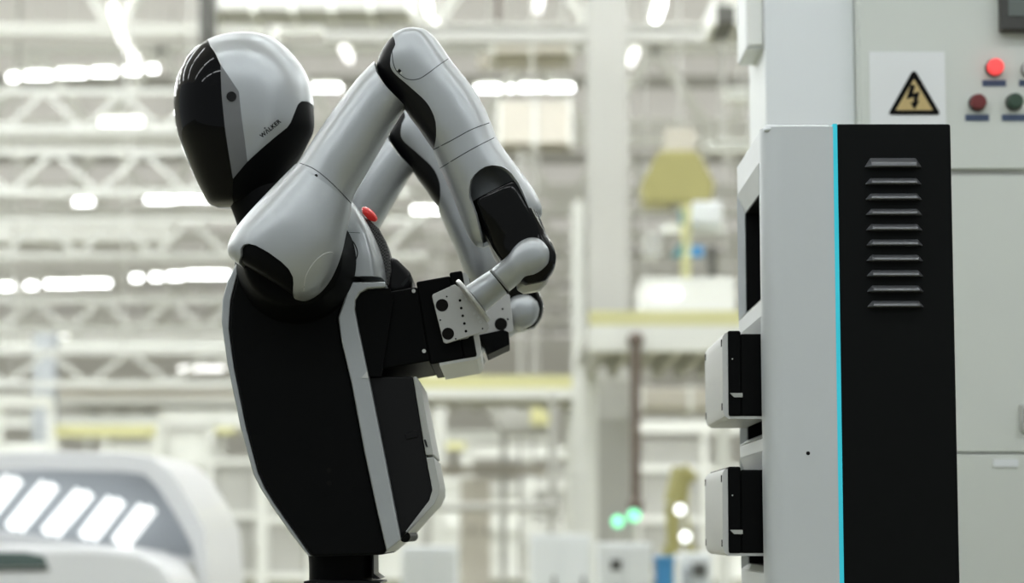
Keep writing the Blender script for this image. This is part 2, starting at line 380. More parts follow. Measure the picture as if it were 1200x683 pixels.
sb = loft_bm([(346.5, 193.5, 411.5, 241, .0525, AY), (330, 210, 409, 258, .057, AY), (312, 229, 405, 275, .062, AY), (294, 248, 401, 293, .066, AY), (279, 266, 395, 311, .067, AY),
              (270, 282, 386, 329, .065, AY), (267.5, 294, 373, 344, .060, AY), (272, 304, 358, 352, .050, AY), (290, 316, 345, 350, .035, AY)], n=2.3, res=72, sub=5)
sbv = bvh_of(sb)
win = [(281, 300), (281.5, 291), (285, 286.5), (291, 285.5), (300, 288), (316, 297), (331, 308), (339, 316), (343.5, 325), (343.5, 333), (341, 345), (338, 353), (283, 312), (276, 309)]
wn, sh = split(sb, [win], AY - 0.055)
shoulder = keep(shellobj('shoulder_shell', sh, SHELL, robot, 0.006))
keep(shellobj('shoulder_window', sink(wn, 0.004), BLACK, shoulder, 0.003))
keep(line_on('cover_seam', sbv, [(356, 341), (358, 325), (366, 310), (377, 299), (387, 295.5), (391, 297)], 0.0006, CAPW, shoulder))
# forearm: dome, black inner joint, seams, fork
fb = loft_bm([(474, 36.6, 484, 35, .014, AY), (466, 39.5, 491, 35.5, .028, AY), (455, 47, 501, 38, .039, AY), (446, 59, 511, 46.5, .044, AY), (440, 74, 521, 60, .047, AY), (441, 86, 530, 73, .048, AY), (447, 97, 538, 83, .048, AY),
              (457, 110, 547, 94, .048, AY), (469, 124, 556, 106, .048, AY), (479, 139, 564, 120, .048, AY), (489, 152, 570, 131, .048, AY), (497, 164, 573, 139, .048, AY), (508, 180, 577, 148, .0475, AY),
              (516, 198, 583, 164, .0475, AY), (524, 216, 594, 180, .0475, AY), (532, 234, 606, 196, .047, AY), (539, 252, 618, 212, .046, AY), (545, 268, 628, 227, .044, AY), (551, 280, 634, 240, .040, AY), (558, 288, 635, 251, .033, AY), (566, 290, 630, 260, .022, AY)], n=2.3, res=72, sub=4)
fv = bvh_of(fb)
Sline = [(461, 43), (463.3, 52), (459, 61), (457, 74), (459, 81), (463.7, 87), (474, 96), (488.6, 109), (499, 119), (506, 130), (510.5, 143), (511, 158), (509, 167), (505.4, 180)]
inner = catmull(Sline, 2, closed=False) + [(490, 185), (430, 125), (425, 60), (445, 25), (455, 25)]
arch = [(549.5, 230.5), (549.5, 222), (551.5, 211.5), (556, 205), (562, 199.5), (569, 195.5), (577, 193.5), (587.6, 194.5), (594, 197.5), (599.5, 202), (606.6, 211.5), (612.5, 223), (622.7, 249.6), (633, 285), (572, 310), (557, 249.6)]
bi, ct, fo = split(fb, [inner, arch], AY - 0.044)
for f in [f for f in ct.faces if f.calc_center_median().y > AY]:      # the opening is on the outer side only
    fo.faces.new([fo.verts.new(v.co) for v in f.verts])
ct.free(); bmesh.ops.remove_doubles(fo, verts=fo.verts, dist=1e-5)
fore = keep(shellobj('forearm_shell', fo, SHELL, robot, 0.005))
keep(shellobj('elbow_joint', sink(bi, 0.0025), BLACKSAT, fore, 0.003))
keep(line_on('cover_seam', fv, [(459.5, 60), (460.5, 72), (464, 82), (471, 89), (479, 93), (490, 92.5), (500, 87), (512, 78), (525, 69)], 0.00055, SEAM, fore))
for q in ([(508.5, 175), (530, 164), (552, 152), (573, 144)], [(516, 197), (537, 184), (560, 171), (579, 161.5)]):
    keep(line_on('forearm_seam', fv, q, 0.0006, SEAM, fore))
keep(disc_on('key_slot', fv, 468, 83, 0.003, 0.0007, INK, fore, 4))
keep(disc_on('key_slot', fv, 470, 85.5, 0.0017, 0.0010, CAPW, fore, 4))
# black wrist drum inside the fork
wd = loft_bm([(556, 241, 604, 217, .018, AY), (552, 240, 607, 212, .030, AY), (551.5, 243, 612, 214, .0365, AY), (558, 258, 624, 236, .038, AY), (568, 274, 634, 258, .037, AY), (575, 290, 641, 276, .035, AY), (583, 303, 648, 288, .033, AY - .002), (592, 316, 652, 301, .031, AY - .002), (604, 328, 649, 317, .028, AY - .002), (616, 335, 640, 330, .018, AY - .002)], n=3.2, res=56)
wdv = bvh_of(wd)
drum = keep(obj('wrist_drum', wd, WRISTB, robot, 50))
keep(line_on('drum_edge', wdv, [(613, 221), (624, 246), (636, 268), (644, 283)], 0.0011, ALU, drum))
keep(loft('wrist_rear_plate', [(566, 268, 576, 265, .03, AY + .012), (571, 283, 581, 280, .03, AY + .012), (578, 300, 587, 297, .03, AY + .012), (584, 310, 592, 307, .03, AY + .012)], ALU, drum, n=4))
WY = AY - .012
keep(loft('wrist_cap', [(641, 287, 645.5, 301, .016, WY), (632, 279, 643, 312, .027, WY), (621, 276.5, 636, 320, .032, WY), (610, 280, 626, 325, .033, WY), (601, 288, 616, 327, .032, WY), (595, 297, 609, 331, .030, WY), (587, 306, 603, 336, .028, WY + .004), (575.5, 316.5, 597, 341, .026, WY + .01)], SHELL, robot, n=2.5))
IY = AY + .016
keep(loft('wrist_inner_cap', [(642, 289, 645.5, 301, .014, IY), (632, 281, 643, 312, .024, IY), (621, 279, 636, 321, .028, IY), (610, 282, 626, 326, .029, IY), (602, 290, 615, 328, .027, IY), (599, 300, 606, 322, .018, IY)], SHELL, robot, n=2.5))
keep(loft('wrist_collar', [(606, 330, 644, 320, .020, AY + .014), (606, 339, 642, 331, .020, AY + .014), (613, 344, 634, 340, .014, AY + .014)], ALU, robot, n=2.6))
HY = -0.200
keep(loft('wrist_ring', [(577, 315, 598.5, 341.5, .0235, HY - .01), (573, 318, 594.5, 344.5, .0235, HY - .01)], INK, robot, n=2.2, sub=1))
keep(loft('wrist_tube', [(574.5, 316.5, 595, 343.5, .024, HY - .008), (560, 326, 582, 354, .0245, HY - .004), (545, 336, 569, 365, .025, HY)], SHELL, robot, n=2.2))
flg = keep(loft('tool_flange', [(538.0, 327.5, 574.5, 374.5, .037, HY), (536.8, 327.5, 573.8, 375.6, .0385, HY), (535.0, 328.8, 572, 377, .0385, HY), (534, 330, 571, 377.6, .037, HY)], ALU, robot, n=2.0, sub=2))
far_parts = list(arm_parts)
def mirror(o, parent, off):
    me = o.data.copy()
    for v in me.vertices: v.co = (v.co.x + off[0], -v.co.y + off[1], v.co.z + off[2])
    me.flip_normals()
    c = bpy.data.objects.new(o.name.split('.')[0], me); COL.objects.link(c)
    for md in o.modifiers:
        n = c.modifiers.new(md.name, md.type)
        if md.type == 'SOLIDIFY': n.thickness = md.thickness; n.offset = md.offset
        if md.type == 'BEVEL': n.width = md.width; n.segments = md.segments; n.limit_method = md.limit_method; n.angle_limit = md.angle_limit
    adopt(c, parent); return c
twin = {}
for o in far_parts:
    par = robot if o.parent == robot else twin[o.parent]
    if o.name.startswith('wrist_collar'): continue
    low_ = -0.020 if o.name.startswith(('wrist_cap', 'wrist_inner', 'wrist_ring', 'wrist_tube', 'tool')) else (-0.010 if o.name.startswith(('wrist', 'drum')) else 0.0)
    twin[o] = mirror(o, par, (-0.010, 0, -0.008 + low_))
# gripper plates that clasp the battery
PYN = -0.167
plate = prism('gripper_plate', [(507.5, 344.5), (533, 333), (540, 338), (572, 378), (573.5, 383), (570, 388), (523, 402.5), (519.5, 401), (506, 347)], PYN, PYN, PYN + .005, ALU, robot, 0.0012)
def hole(px, py, r, m=INK, Y=PYN, par=None, h=.0008):
    p = P(px, py, Y); cyl('bolt_hole', (p.x, Y - h, p.z), (p.x, Y + .003, p.z), r, m, par or plate, n=20)
hole(518, 357.6, .0088); hole(525, 391, .0085)
for q in ((539, 352), (540.5, 361), (542.3, 370), (544.2, 379), (546, 388)): hole(*q, .0019)
for q in ((523.5, 347.5), (516, 375), (534, 397), (565.5, 385)): hole(*q, .0012)
for q in ((541, 346), (546, 351), (556, 367), (561, 372), (563, 377)): hole(*q, .0022, CAPW, h=.002)
PYF = 0.166
plate2 = prism('gripper_plate', [(548, 352), (575, 342), (595, 344), (597.5, 347), (602, 386), (599.5, 389.5), (560, 397)], PYF, PYF - .005, PYF, ALU, robot, 0.0012)
hole(587, 379.7, .0098, INK, PYF - .005, plate2)
for q in ((589, 362), (595, 374)): hole(*q, .0016, INK, PYF - .005, plate2)
FPB = 0.10
prism('gripper_finger', [(557, 398), (567, 406), (572, 420), (597.5, 408), (596, 393.5), (590, 391)], FPB, 0.03, 0.145, BLACK, plate2, 0.001)
for s in (-1, 1):   # black cheeks that frame the battery bay in the back
    prism('bay_cheek', [(412, 362), (415, 350), (423, 341), (432, 338), (457, 338), (461, 350), (447, 441), (430, 441), (420, 390)], -0.157, *sorted((s * 0.1575, s * 0.152)), BLACK, robot)

# ------------------------------------------------------------------ battery packs
BW, BL = 0.30, 0.150
def battery(label):
    t = thing('battery_pack', label, 'battery')
    h = BW / 2
    def bx(name, x0, x1, z0, z1, m, par, bev=.003, w=h):
        bm = bmesh.new(); add_box(bm, (x0, -w, z0), (x1, w, z1)); return obj(name, bm, m, par, 35, bev, 3)
    body = bx('battery_body', .074, BL, -.055, .051, BLACK, t)
    bx('battery_shoulder', .026, .0745, -.060, .0585, BLACK, t, .003, h - .001)
    box('edge_strip', (.076, -h - .0006, .0495), (.122, -h + .004, .0516), CAPG, body)
    head = bx('battery_head', .008, .0265, -.060, .063, BLACK, t, .003)
    bm = bmesh.new()                                   # end cap: plate with rounded top and bottom plus its under-lip
    prof = [(.009, .0595), (.004, .0595), (.0005, .054), (.0, .045), (.0, -.052), (.003, -.060), (.009, -.064), (.062, -.064), (.062, -.060), (.009, -.060)]
    r = [[bm.verts.new((x, y, z)) for x, z in prof] for y in (-h + .003, h - .003)]
    bm.faces.new(r[0]); bm.faces.new(r[1][::-1])
    for i in range(len(prof)): bm.faces.new((r[0][i], r[1][i], r[1][(i + 1) % len(prof)], r[0][(i + 1) % len(prof)]))
    cap = obj('end_cap', bm, CAPW, t, 30)
    for z in (.046, -.046):
        for y in (-h + .014, h - .014): bx0 = box('cap_slot', (-.0006, y - .005, z - .005), (.003, y + .005, z + .005), INK, cap)
    for s in (-1, 1):                                  # wedge grip on each flank
        bm = bmesh.new()
        q = [(.010, -.027), (.016, -.033), (.028, -.033), (.028, -.027)]
        f = [bm.verts.new((x, s * (h - .002), z)) for x, z in q]; g = [bm.verts.new((x, s * (h + .0022), z)) for x, z in q]
        bm.faces.new(f); bm.faces.new(g)
        for i in range(4): bm.faces.new((f[i], g[i], g[(i + 1) % 4], f[(i + 1) % 4]))
        obj('release_catch', bm, CAPG, head, 30)
    for s in (-1, 1):
        for x, z in ((.014, .022), (.080, .046), (.080, -.040)):
            cyl('screw', (x, s * (h - .002), z), (x, s * (h + .0012), z), .0010 if x < .05 else .0028, CAPW, head if x < .05 else body, n=10)
    return t
def place(t, m): t.matrix_basis = m
bt0 = battery('black battery pack with pale end cap clasped at the robot\'s back')
c0 = P(557, 367, -BW / 2)
place(bt0, Matrix.Translation((c0.x, 0, c0.z)) @ Matrix.Rotation(math.radians(-10), 4, 'Y') @ Matrix.Rotation(math.pi, 4, 'Z'))

# ------------------------------------------------------------------ charging station
SY0, SY1 = -0.11, 0.27
xf = P(895, 400, SY0).x; xc = P(976, 145, SY0).x; xk = P(981, 145, SY0).x; xr = P(1114, 145, SY0).x; zt = P(900, 145, SY0).z
zz = lambda py: P(895, py, SY0).z
st = thing('charging_station', 'silver and black battery charging station with cyan strip and louvred side', 'charging station', ((xf + xr) / 2, (SY0 + SY1) / 2, 0))
def xy_prism(name, pts, z0, z1, m, par, bev=0.0):
    bm = bmesh.new(); a = [bm.verts.new((x, y, z0)) for x, y in pts]; b = [bm.verts.new((x, y, z1)) for x, y in pts]
    bm.faces.new(a); bm.faces.new(b); n = len(pts)
    for i in range(n): bm.faces.new((a[i], b[i], b[(i + 1) % n], a[(i + 1) % n]))
    return obj(name, bm, m, par, 40, bev, 3)
R = 0.030
for side_, yy, s in (('near', SY0, 1), ('far', SY1, -1)):
    arc = [(xf + R - R * math.cos(t * math.pi / 20), yy + s * (R - R * math.sin(t * math.pi / 20))) for t in range(11)]
    arc[0] = (xf, yy + s * R)
    inn = [(xc, yy + s * .010), (xf + R, yy + s * .010), (xf + .012, yy + s * R)]
    o = xy_prism('side_shell', arc + [(xc, yy)] + inn, 0.03, zt - 0.004, STATION, st)
    if side_ == 'near':
        p = P(947, 531, SY0); cyl('pin_hole', (p.x, SY0 - .0005, p.z), (p.x, SY0 + .002, p.z), .0028, INK, o, n=14)
tp = box('top_panel', (xf + .004, SY0 + .004, zt - .012), (xc, SY1 - .004, zt), STATION, st, 0.006)
ops = [(187, 349), (369, 512), (528, 672)]
y0, y1 = SY0 + R, SY1 - R
edges = [zt - .006] + [v for a, b in ops for v in (zz(a), zz(b))] + [0.03]
for k in range(0, len(edges), 2):
    box('front_rail', (xf, y0 - .001, edges[k + 1]), (xf + .02, y1 + .001, edges[k]), STATION, st, 0.002)
for k, (a, b) in enumerate(ops):
    za, zb = zz(a), zz(b); I = .030; X1 = xf + .012; X2 = xf + .22
    bm = bmesh.new()
    o_ = [bm.verts.new((xf + .001, y, z)) for y, z in ((y0, zb), (y1, zb), (y1, za), (y0, za))]
    i_ = [bm.verts.new((X1, y, z)) for y, z in ((y0 + .004, zb + .008), (y1 - .007, zb + .008), (y1 - .007, za - I), (y0 + .004, za - I))]
    for j in range(4): bm.faces.new((o_[j], o_[(j + 1) % 4], i_[(j + 1) % 4], i_[j]))
    bz = obj('slot_bezel', bm, STATION, st, 30, 0, 3, 0.002)
    bm = bmesh.new()
    i_ = [bm.verts.new((X1, v.y, v.z)) for v in [Vector((0, y0 + .004, zb + .008)), Vector((0, y1 - .007, zb + .008)), Vector((0, y1 - .007, za - I)), Vector((0, y0 + .004, za - I))]]
    k_ = [bm.verts.new((X2, v.co.y, v.co.z)) for v in i_]
    for j in range(4): bm.faces.new((i_[j], i_[(j + 1) % 4], k_[(j + 1) % 4], k_[j]))
    bm.faces.new(k_); obj('slot_liner', bm, BLACKSAT, bz, 30, 0, 3, 0.002)
hs = box('black_side_panel', (xk, SY0, 0.0), (xr, SY0 + .012, zt), STATIONB, st, 0.003)
box('black_side_panel', (xk, SY1 - .012, 0.0), (xr, SY1, zt), STATIONB, st, 0.003)
box('black_back_panel', (xr - .012, SY0 + .012, 0.0), (xr, SY1 - .012, zt), STATIONB, st)
box('black_top_panel', (xk, SY0 + .012, zt - .012), (xr - .012, SY1 - .012, zt), STATIONB, st)
box('light_strip', (xc, SY0 - .0005, 0.03), (xk, SY0 + .008, zt), CYAN, st)
box('light_strip', (xc, SY1 - .008, 0.03), (xk, SY1 + .0005, zt), CYAN, st)
box('light_strip', (xc, SY0 + .008, zt - .008), (xk, SY1 - .008, zt), CYAN, st)
box('plinth', (xf + .02, SY0 + .02, 0.0), (xk, SY1 - .02, 0.03), STATIONB, st)
lx0, lx1 = P(1013, 280, SY0).x, P(1083, 280, SY0).x
for k in range(10):
    z = P(1050, 196 + 18.0 * k + (2 if k else 0), SY0 - .006).z; hgt = .012 if k == 0 else .0085
    bm = bmesh.new(); e = .011
    pts = [(lx0, 0, 0), (lx1, 0, 0), (lx1 - e, -.012, .0005), (lx0 + e, -.012, .0005), (lx0 + e * .8, -.011, hgt * .55), (lx1 - e * .8, -.011, hgt * .55), (lx1 - e * .9, 0, hgt * 1.25), (lx0 + e * .9, 0, hgt * 1.25)]
    v = [bm.verts.new((x, SY0 + y, z + dz)) for x, y, dz in pts]
    for f in ((0, 1, 2, 3), (3, 2, 5, 4), (4, 5, 6, 7), (0, 3, 4, 7), (1, 6, 5, 2), (0, 7, 6, 1)): bm.faces.new([v[i] for i in f])
    obj('louvre', bm, LOUVRE, st, 35, .0018, 3)
for k, (py, lab) in enumerate(((438.5, 'black battery pack with pale end cap in the upper occupied station slot'), (598.5, 'black battery pack with pale end cap in the lower occupied station slot'))):
    t = battery(lab); yb = (SY0 + SY1) / 2; c0 = P(847, py, yb - BW / 2)
    place(t, Matrix.Translation((c0.x, yb, c0.z))); tag(t, group='batteries docked in the charging station')
    box('slot_tray', (xf + .036, yb - .12, zz(ops[k + 1][1]) + .012), (xf + .16, yb + .12, c0.z - .064), BLACKSAT, st)

# ------------------------------------------------------------------ electrical cabinet behind the station
KY = 1.0
def kx(px): return P(px, 341, KY).x
def kz(py): return P(1100, py, KY).z
cab = thing('electrical_cabinet', 'light grey electrical cabinet with push buttons behind the charging station', 'cabinet', (kx(1012) + .7, KY + .3, 0))
cx0, cx1 = kx(1011), kx(1011) + 1.3
box('cabinet_body', (cx0, KY + .02, 0), (cx1, KY + .62, 2.35), CABW, cab, .004)
up = box('upper_panel', (cx0 + .002, KY, kz(198)), (cx1, KY + .021, 2.35), CABW, cab, .003)
dr = box('door_panel', (cx0 + .002, KY + .004, kz(529.5)), (cx1, KY + .021, kz(205)), CABW, cab, .002)
box('lower_panel', (cx0 + .002, KY + .004, .05), (cx1, KY + .021, kz(532)), CABW, cab, .002)
box('panel_gap', (cx0 + .003, KY + .012, kz(205)), (cx1 - .01, KY + .0205, kz(198)), STEELG, cab)
lk = box('door_lock', (kx(1192), KY - .012, kz(505)), (kx(1215), KY + .006, kz(474)), STEELG, dr, .003)
box('lock_key', (kx(1197), KY - .018, kz(500)), (kx(1206), KY - .011, kz(480)), METER, lk, .002)
box('door_label', (kx(1160), KY + .001, kz(547)), (kx(1189), KY + .006, kz(538)), CABW2, dr)
def button(px, py, r, m):
    a = P(px, py, KY); rg = cyl('button_bezel', (a.x, KY - .006, a.z), (a.x, KY + .002, a.z), r * 1.06, METER, up, n=32, bevel=.001)
    cyl('button_cap', (a.x, KY - .022, a.z), (a.x, KY - .005, a.z), r * .96, m, rg, n=32, bevel=.004)
button(1165, 80, .0165, REDLIT); button(1145, 121, .0160, REDB); button(1188, 120, .0160, GRNB); button(1207, 82, .0165, CABW2)
for q in ((1165, 97.5), (1145, 138), (1188, 138), (1208, 97.5)):
    a = P(*q, KY); pl = box('nameplate', (a.x - .0228, KY - .002, a.z - .006), (a.x + .0228, KY + .001, a.z + .006), NAMEB, up)
mf = box('panel_meter', (kx(1177), KY - .03, kz(39)), (kx(1177) + .16, KY + .002, kz(39) + .16), METER, up, .004)
box('meter_screen', (kx(1185), KY - .032, kz(23)), (kx(1185) + .13, KY - .028, kz(23) + .10), SCREEN, mf)
sg = thing('warning_sign', 'white plate with a black and yellow lightning triangle on the cabinet', 'sign', (kx(1067), KY, kz(145)))
box('sign_plate', (kx(1023), KY - .004, kz(168)), (kx(1112.5), KY - .0005, kz(61)), PLATEW, sg)
def kpoly(name, pts, m, par, yy, sm=0, bev=0.0):
    prism(name, pts, KY, yy - .0015, yy, m, par, bev, sm)
kpoly('triangle_border', [(1068, 85), (1070.5, 84), (1073, 85), (1100, 131), (1100.5, 134), (1098, 135), (1044, 135), (1041.5, 134), (1042, 131)], INK, sg, KY - .004)
kpoly('triangle_field', [(1070.5, 93.5), (1092.5, 129.8), (1049, 129.8)], SIGNY, sg, KY - .0055)
kpoly('lightning_bolt', [(1066.5, 100), (1072, 101), (1069, 110.5), (1077, 108), (1074, 119.5), (1077, 118.5), (1071, 129), (1066, 121), (1069.3, 121.2), (1070.5, 114.5), (1061.5, 117)], INK, sg, KY - .007)
# white column beside the cabinet with a small box on it
cl = thing('white_column', 'smooth white boxed column beside the electrical cabinet', 'column', (kx(955), KY + .2, 0))
ym = KY + .05
box('column_casing', (P(897, 100, ym).x, ym, 0), (cx0 - .001, ym + .3, 3.2), CABW2, cl, .003)
box('column_base', (P(890, 100, ym).x, ym - .02, 0), (cx0 - .003, ym + .32, .12), STEELG, cl, .005)
jb = thing('junction_box', 'small pale junction box fixed to the white column', 'junction box', (P(885, 20, ym).x, ym, kz(54)))
box('box_body', (P(876, 20, ym).x, ym + .03, P(880, 53, ym).z), (P(896.9, 20, ym).x, ym + .2, P(880, 53, ym).z + .28), CABW2, jb, .004)
box('box_lid', (P(877.5, 20, ym).x, ym + .022, P(880, 50, ym).z), (P(895.5, 20, ym).x, ym + .03, P(880, 50, ym).z + .26), STEELW, jb, .003)

# ------------------------------------------------------------------ hall fittings behind the robot
cube = None
def unit_cube():
    global cube
    if cube is None:
        bm = bmesh.new(); bmesh.ops.create_cube(bm, size=1); cube = bpy.data.meshes.new('bar'); bm.to_mesh(cube); bm.free()
    return cube
BARS = {}
def bar(name, a, b, t, m, parent, up=(0, 1, 0)):
    """square bar from a to b sharing one mesh per material"""
    if m.name not in BARS:
        me = unit_cube().copy(); me.materials.append(m); BARS[m.name] = me
    a, b = Vector(a), Vector(b); d = b - a
    o = bpy.data.objects.new(name, BARS[m.name]); COL.objects.link(o)
    tx, ty = t if isinstance(t, tuple) else (t, t)
    o.matrix_basis = Matrix.Translation((a + b) / 2) @ d.to_track_quat('Z', 'Y').to_matrix().to_4x4() @ Matrix.Diagonal((tx, ty, d.length, 1))
    if parent: adopt(o, parent)
    return o
# roof trusses
for k in range(7):
    d = 45 + k * 13.0; Y = d - 3.33; hx = min(HX - 1, d * 0.24 + 3)
    t = thing('roof_truss', 'white steel lattice roof truss hanging under the hall roof', 'truss', (0, Y, 11.0), 'lattice roof trusses of the hall')
    for x in (-hx + .5, -hx / 3, hx / 3, hx - .5): bar('hanger', (x, Y, 13.4), (x, Y, CEIL), .08, STEELW, t)
    bar('bottom_chord', (-hx, Y, 11.0), (hx, Y, 11.0), .26, STEELW, t); bar('top_chord', (-hx, Y, 13.4), (hx, Y, 13.4), .24, STEELW, t)
    n = int(hx / 1.6)
    for j in range(-n, n):
        x0 = j * 1.6 + (k % 2) * .5
        bar('brace', (x0, Y, 11.0 if j % 2 else 13.4), (x0 + 1.6, Y, 13.4 if j % 2 else 11.0), .24, STEELW, t)
# white lattice girders of the conveyor gantry, nearer than the roof trusses
for k, (x0, x1, yt, yb, Y, pit, word) in enumerate(((-40, 330, 108, 152, 33.0, 46, 'topmost'), (-40, 480, 178, 226, 31.0, 52, 'second'), (-40, 500, 258, 300, 34.5, 44, 'third'), (-40, 330, 352, 386, 36.0, 40, 'fourth'), (-40, 330, 412, 450, 38.5, 48, 'lowest'))):
    t = thing('lattice_girder', 'white lattice gantry girder with slanted braces, %s of the stack behind the robot' % word, 'girder', P((x0 + x1) / 2, yb, Y))
    bar('chord', P(x0, yt, Y), P(x1, yt, Y), .10, STEELM, t); bar('chord', P(x0, yb, Y), P(x1, yb, Y), .12, STEELM, t)
    n = int((x1 - x0) / pit)
    for j in range(n):
        xa = x0 + j * pit; u, v = (yb, yt) if j % 2 else (yt, yb)
        bar('brace', P(xa, u, Y), P(xa + pit, v, Y), .075, STEELM, t)
    for x in (x0 + 20, (x0 + x1) / 2, x1 - 10): a = P(x, yt, Y); bar('hanger', a, (a.x, Y, CEIL), .03, COLG, t)
# tube lights
def lamp(ax, ay, bx_, by, Z=10.6, m=TUBE, w=.16, grp='tube lights under the roof trusses', lab='bright tube light in a row under the roof trusses'):
    def q(px, py):
        u = (px - 600) / FPX; v = (341.5 - py) / FPX
        r = Vector((u, math.cos(PITCH) - v * math.sin(PITCH), math.sin(PITCH) + v * math.cos(PITCH)))
        return CAM + r * ((Z - CAM.z) / r.z)
    a, b = q(ax, ay), q(bx_, by)
    t = thing('tube_light', lab, 'light', (a + b) / 2, grp)
    bar('tube', a, b, (w, w), m, t)
    up = Vector((0, 0, w * .5 + .07)); bar('housing', a + up, b + up, (w * 1.5, .08), STEELW, t)
    c_ = (a + b) / 2 + up; bar('hanger', c_, (c_.x, c_.y, CEIL), .03, STEELW, t)
for x0, x1, y in ((8, 25, 91), (28, 61, 89), (66, 102, 86.5), (106, 136, 85), (142, 165, 83), (172, 186, 81), (364, 401, 103), (556, 589, 104), (594, 603, 104), (607, 639, 103), (641, 673, 103)):
    lamp(x0 + 2, y, x1 - 2, y, w=.09)
for x0, x1, y in ((88, 108, 237), (172, 204, 234), (207, 262, 232), (484, 500, 246), (502, 518, 246), (0, 18, 336), (31, 42, 335), (54, 91, 333), (94, 128, 332), (155, 165, 326), (178, 189, 325), (197, 213, 324), (218, 268, 322)):
    lamp(x0, y, x1, y, w=.15 if y > 300 else .12)
for a in ((132, 10, 139, 30), (141, 40, 152, 62), (156, 67, 161, 75), (372, 4, 380, 18), (384, 26, 398, 50), (402, 56, 410, 70), (500, 4, 504, 16), (508, 26, 513, 38), (632, 2, 630, 12), (775, 4, 768, 22), (763, 32, 757, 44), (745, 60, 738, 74)):
    lamp(*a, w=.11, m=TUBE if a[0] in (372, 775) else TUBEDIM)
for x0, x1, y in ((118, 140, 145), (142, 167, 144), (210, 235, 432), (237, 262, 432), (60, 80, 396), (0, 20, 400), (430, 470, 160)):
    lamp(x0, y, x1, y, w=.2, m=TUBEDIM, lab='hazy tube light glowing dimly under the far trusses', grp='hazy far tube lights')
# lamp rows added out of view to brighten the hall and first trusses
for yy, word in ((12, 'first'), (20, 'second'), (28, 'third'), (35.5, 'fourth')):
    for k in range(13):
        x = -24 + k * 4.0
        t = thing('added_lamp', 'unseen lamp added to brighten the hall, %s row out from the robot cell' % word, 'light', (x, yy, 10.6), '%s row of added lamps' % word)
        bar('tube', (x - 1.2, yy, 10.6), (x + 1.2, yy, 10.6), (.3, .1), TUBEADD, t); bar('housing', (x - 1.25, yy, 10.71), (x + 1.25, yy, 10.71), (.4, .12), STEELW, t)
        bar('hanger', (x, yy, 10.75), (x, yy, CEIL), .03, STEELW, t)
for k in range(8):  # lamps added beyond both sides of the view to brighten the trusses
    d = 40 + k * 13.0
    for sx, word in ((-1, 'tunnel'), (1, 'charging station')):
        for j in range(2):
            x, yy = sx * min(d * .24 + 3.5 + j * 5, HX - 3 + j), d - 3.33
            t = thing('added_lamp', 'unseen lamp added to brighten the trusses from the %s side' % word, 'light', (x, yy, 10.2), 'added unseen lamps on the %s side' % word)
            bar('tube', (x - 1.2, yy, 10.2), (x + 1.2, yy, 10.2), (.3, .1), TUBEADD, t); bar('housing', (x - 1.25, yy, 10.31), (x + 1.25, yy, 10.31), (.4, .12), STEELW, t)
            bar('hanger', (x, yy, 10.35), (x, yy, CEIL), .03, STEELW, t)
# overhead tube rows above the robot cell
for yy in (-4.2, -1.6, 1.2, 3.6):
    for k in range(7):
        x = -7.2 + k * 1.9
        t = thing('ceiling_tube', 'long overhead tube fitting lighting the robot cell', 'light', (x, yy, 4.4), 'overhead tubes above the robot cell')
        bar('tube', (x - .75, yy, 4.4), (x + .75, yy, 4.4), (.07, .07), TUBEK, t); bar('housing', (x - .8, yy, 4.49), (x + .8, yy, 4.49), (.16, .09), STEELW, t)
        bar('hanger', (x, yy, 4.5), (x, yy, CEIL), .02, STEELW, t)

def pbox(name, x0, y0, x1, y1, Y, dep, m, par, bev=0.0):
    """box whose front, on the plane y = Y, covers this pixel window"""
    a, b = P(x0, y1, Y), P(x1, y0, Y)
    return box(name, (a.x, Y, a.z), (b.x, Y + dep, b.z), m, par, bev)
def pfoot(px, Y): p = P(px, 600, Y); return (p.x, Y, 0)
def column(name, label, x0, x1, y0, Y, m, w=None, cat='column'):
    t = thing(name, label, cat, pfoot((x0 + x1) / 2, Y)); a, b = P(x0, 600, Y).x, P(x1, 600, Y).x; zt_ = P(600, y0, Y).z; d = b - a
    box('web', (a + d * .1, Y + d * .4, 0), (b - d * .1, Y + d * .6, zt_), m, t)
    box('flange', (a, Y, 0), (b, Y + d * .12, zt_), m, t); box('flange', (a, Y + d * .88, 0), (b, Y + d, zt_), m, t)
    box('base_plate', (a - d * .2, Y - d * .2, 0), (b + d * .2, Y + d * 1.2, .05), STEELG, t)
    return t
column('hall_column', 'broad pale grey hall column rising past the work platform', 690, 739, -40, 24.6, COLG)
column('hall_column', 'slim white steel post beside the broad hall column', 671, 686, 235, 25, STEELW)
column('hall_column', 'blue grey steel post standing behind the car body', 35, 60, 388, 42, BLUEG)
column('hall_column', 'white post between robot and dark drain pipe', 500, 522, 380, 33, STEELW)

def platform(label, x0, x1, yk, yb, ye, Y, dep, km=None):
    t = thing('work_platform', label, 'platform', pfoot((x0 + x1) / 2, Y))
    pbox('edge_beam', x0, yb, x1, ye, Y, .25, STEELW, t)
    pbox('kick_strip', x0, yk, x1, yb, Y, .06, km or YEL, t)
    a, b = P(x0, ye, Y), P(x1, yb, Y)
    box('deck', (a.x, Y + .25, (a.z + b.z) / 2), (b.x, Y + dep, b.z), STEELG, t)
    n = 7
    for k in range(n): x = a.x + (b.x - a.x) * (k + .5) / n; box('joist', (x - .05, Y + .25, a.z), (x + .05, Y + dep, (a.z + b.z) / 2), STEELG, t)
    for x in (a.x + .15, b.x - .15): box('leg', (x - .08, Y + dep - .3, 0), (x + .08, Y + dep - .14, (a.z + b.z) / 2), STEELW, t)
    return t
platform('raised work platform with yellow kick strip beside the broad hall column', 690, 905, 364, 381, 411, 20, 4.2)
platform('lower raised platform with yellow kick strip behind the battery', 478, 689, 440, 455, 466, 27, 3.5)
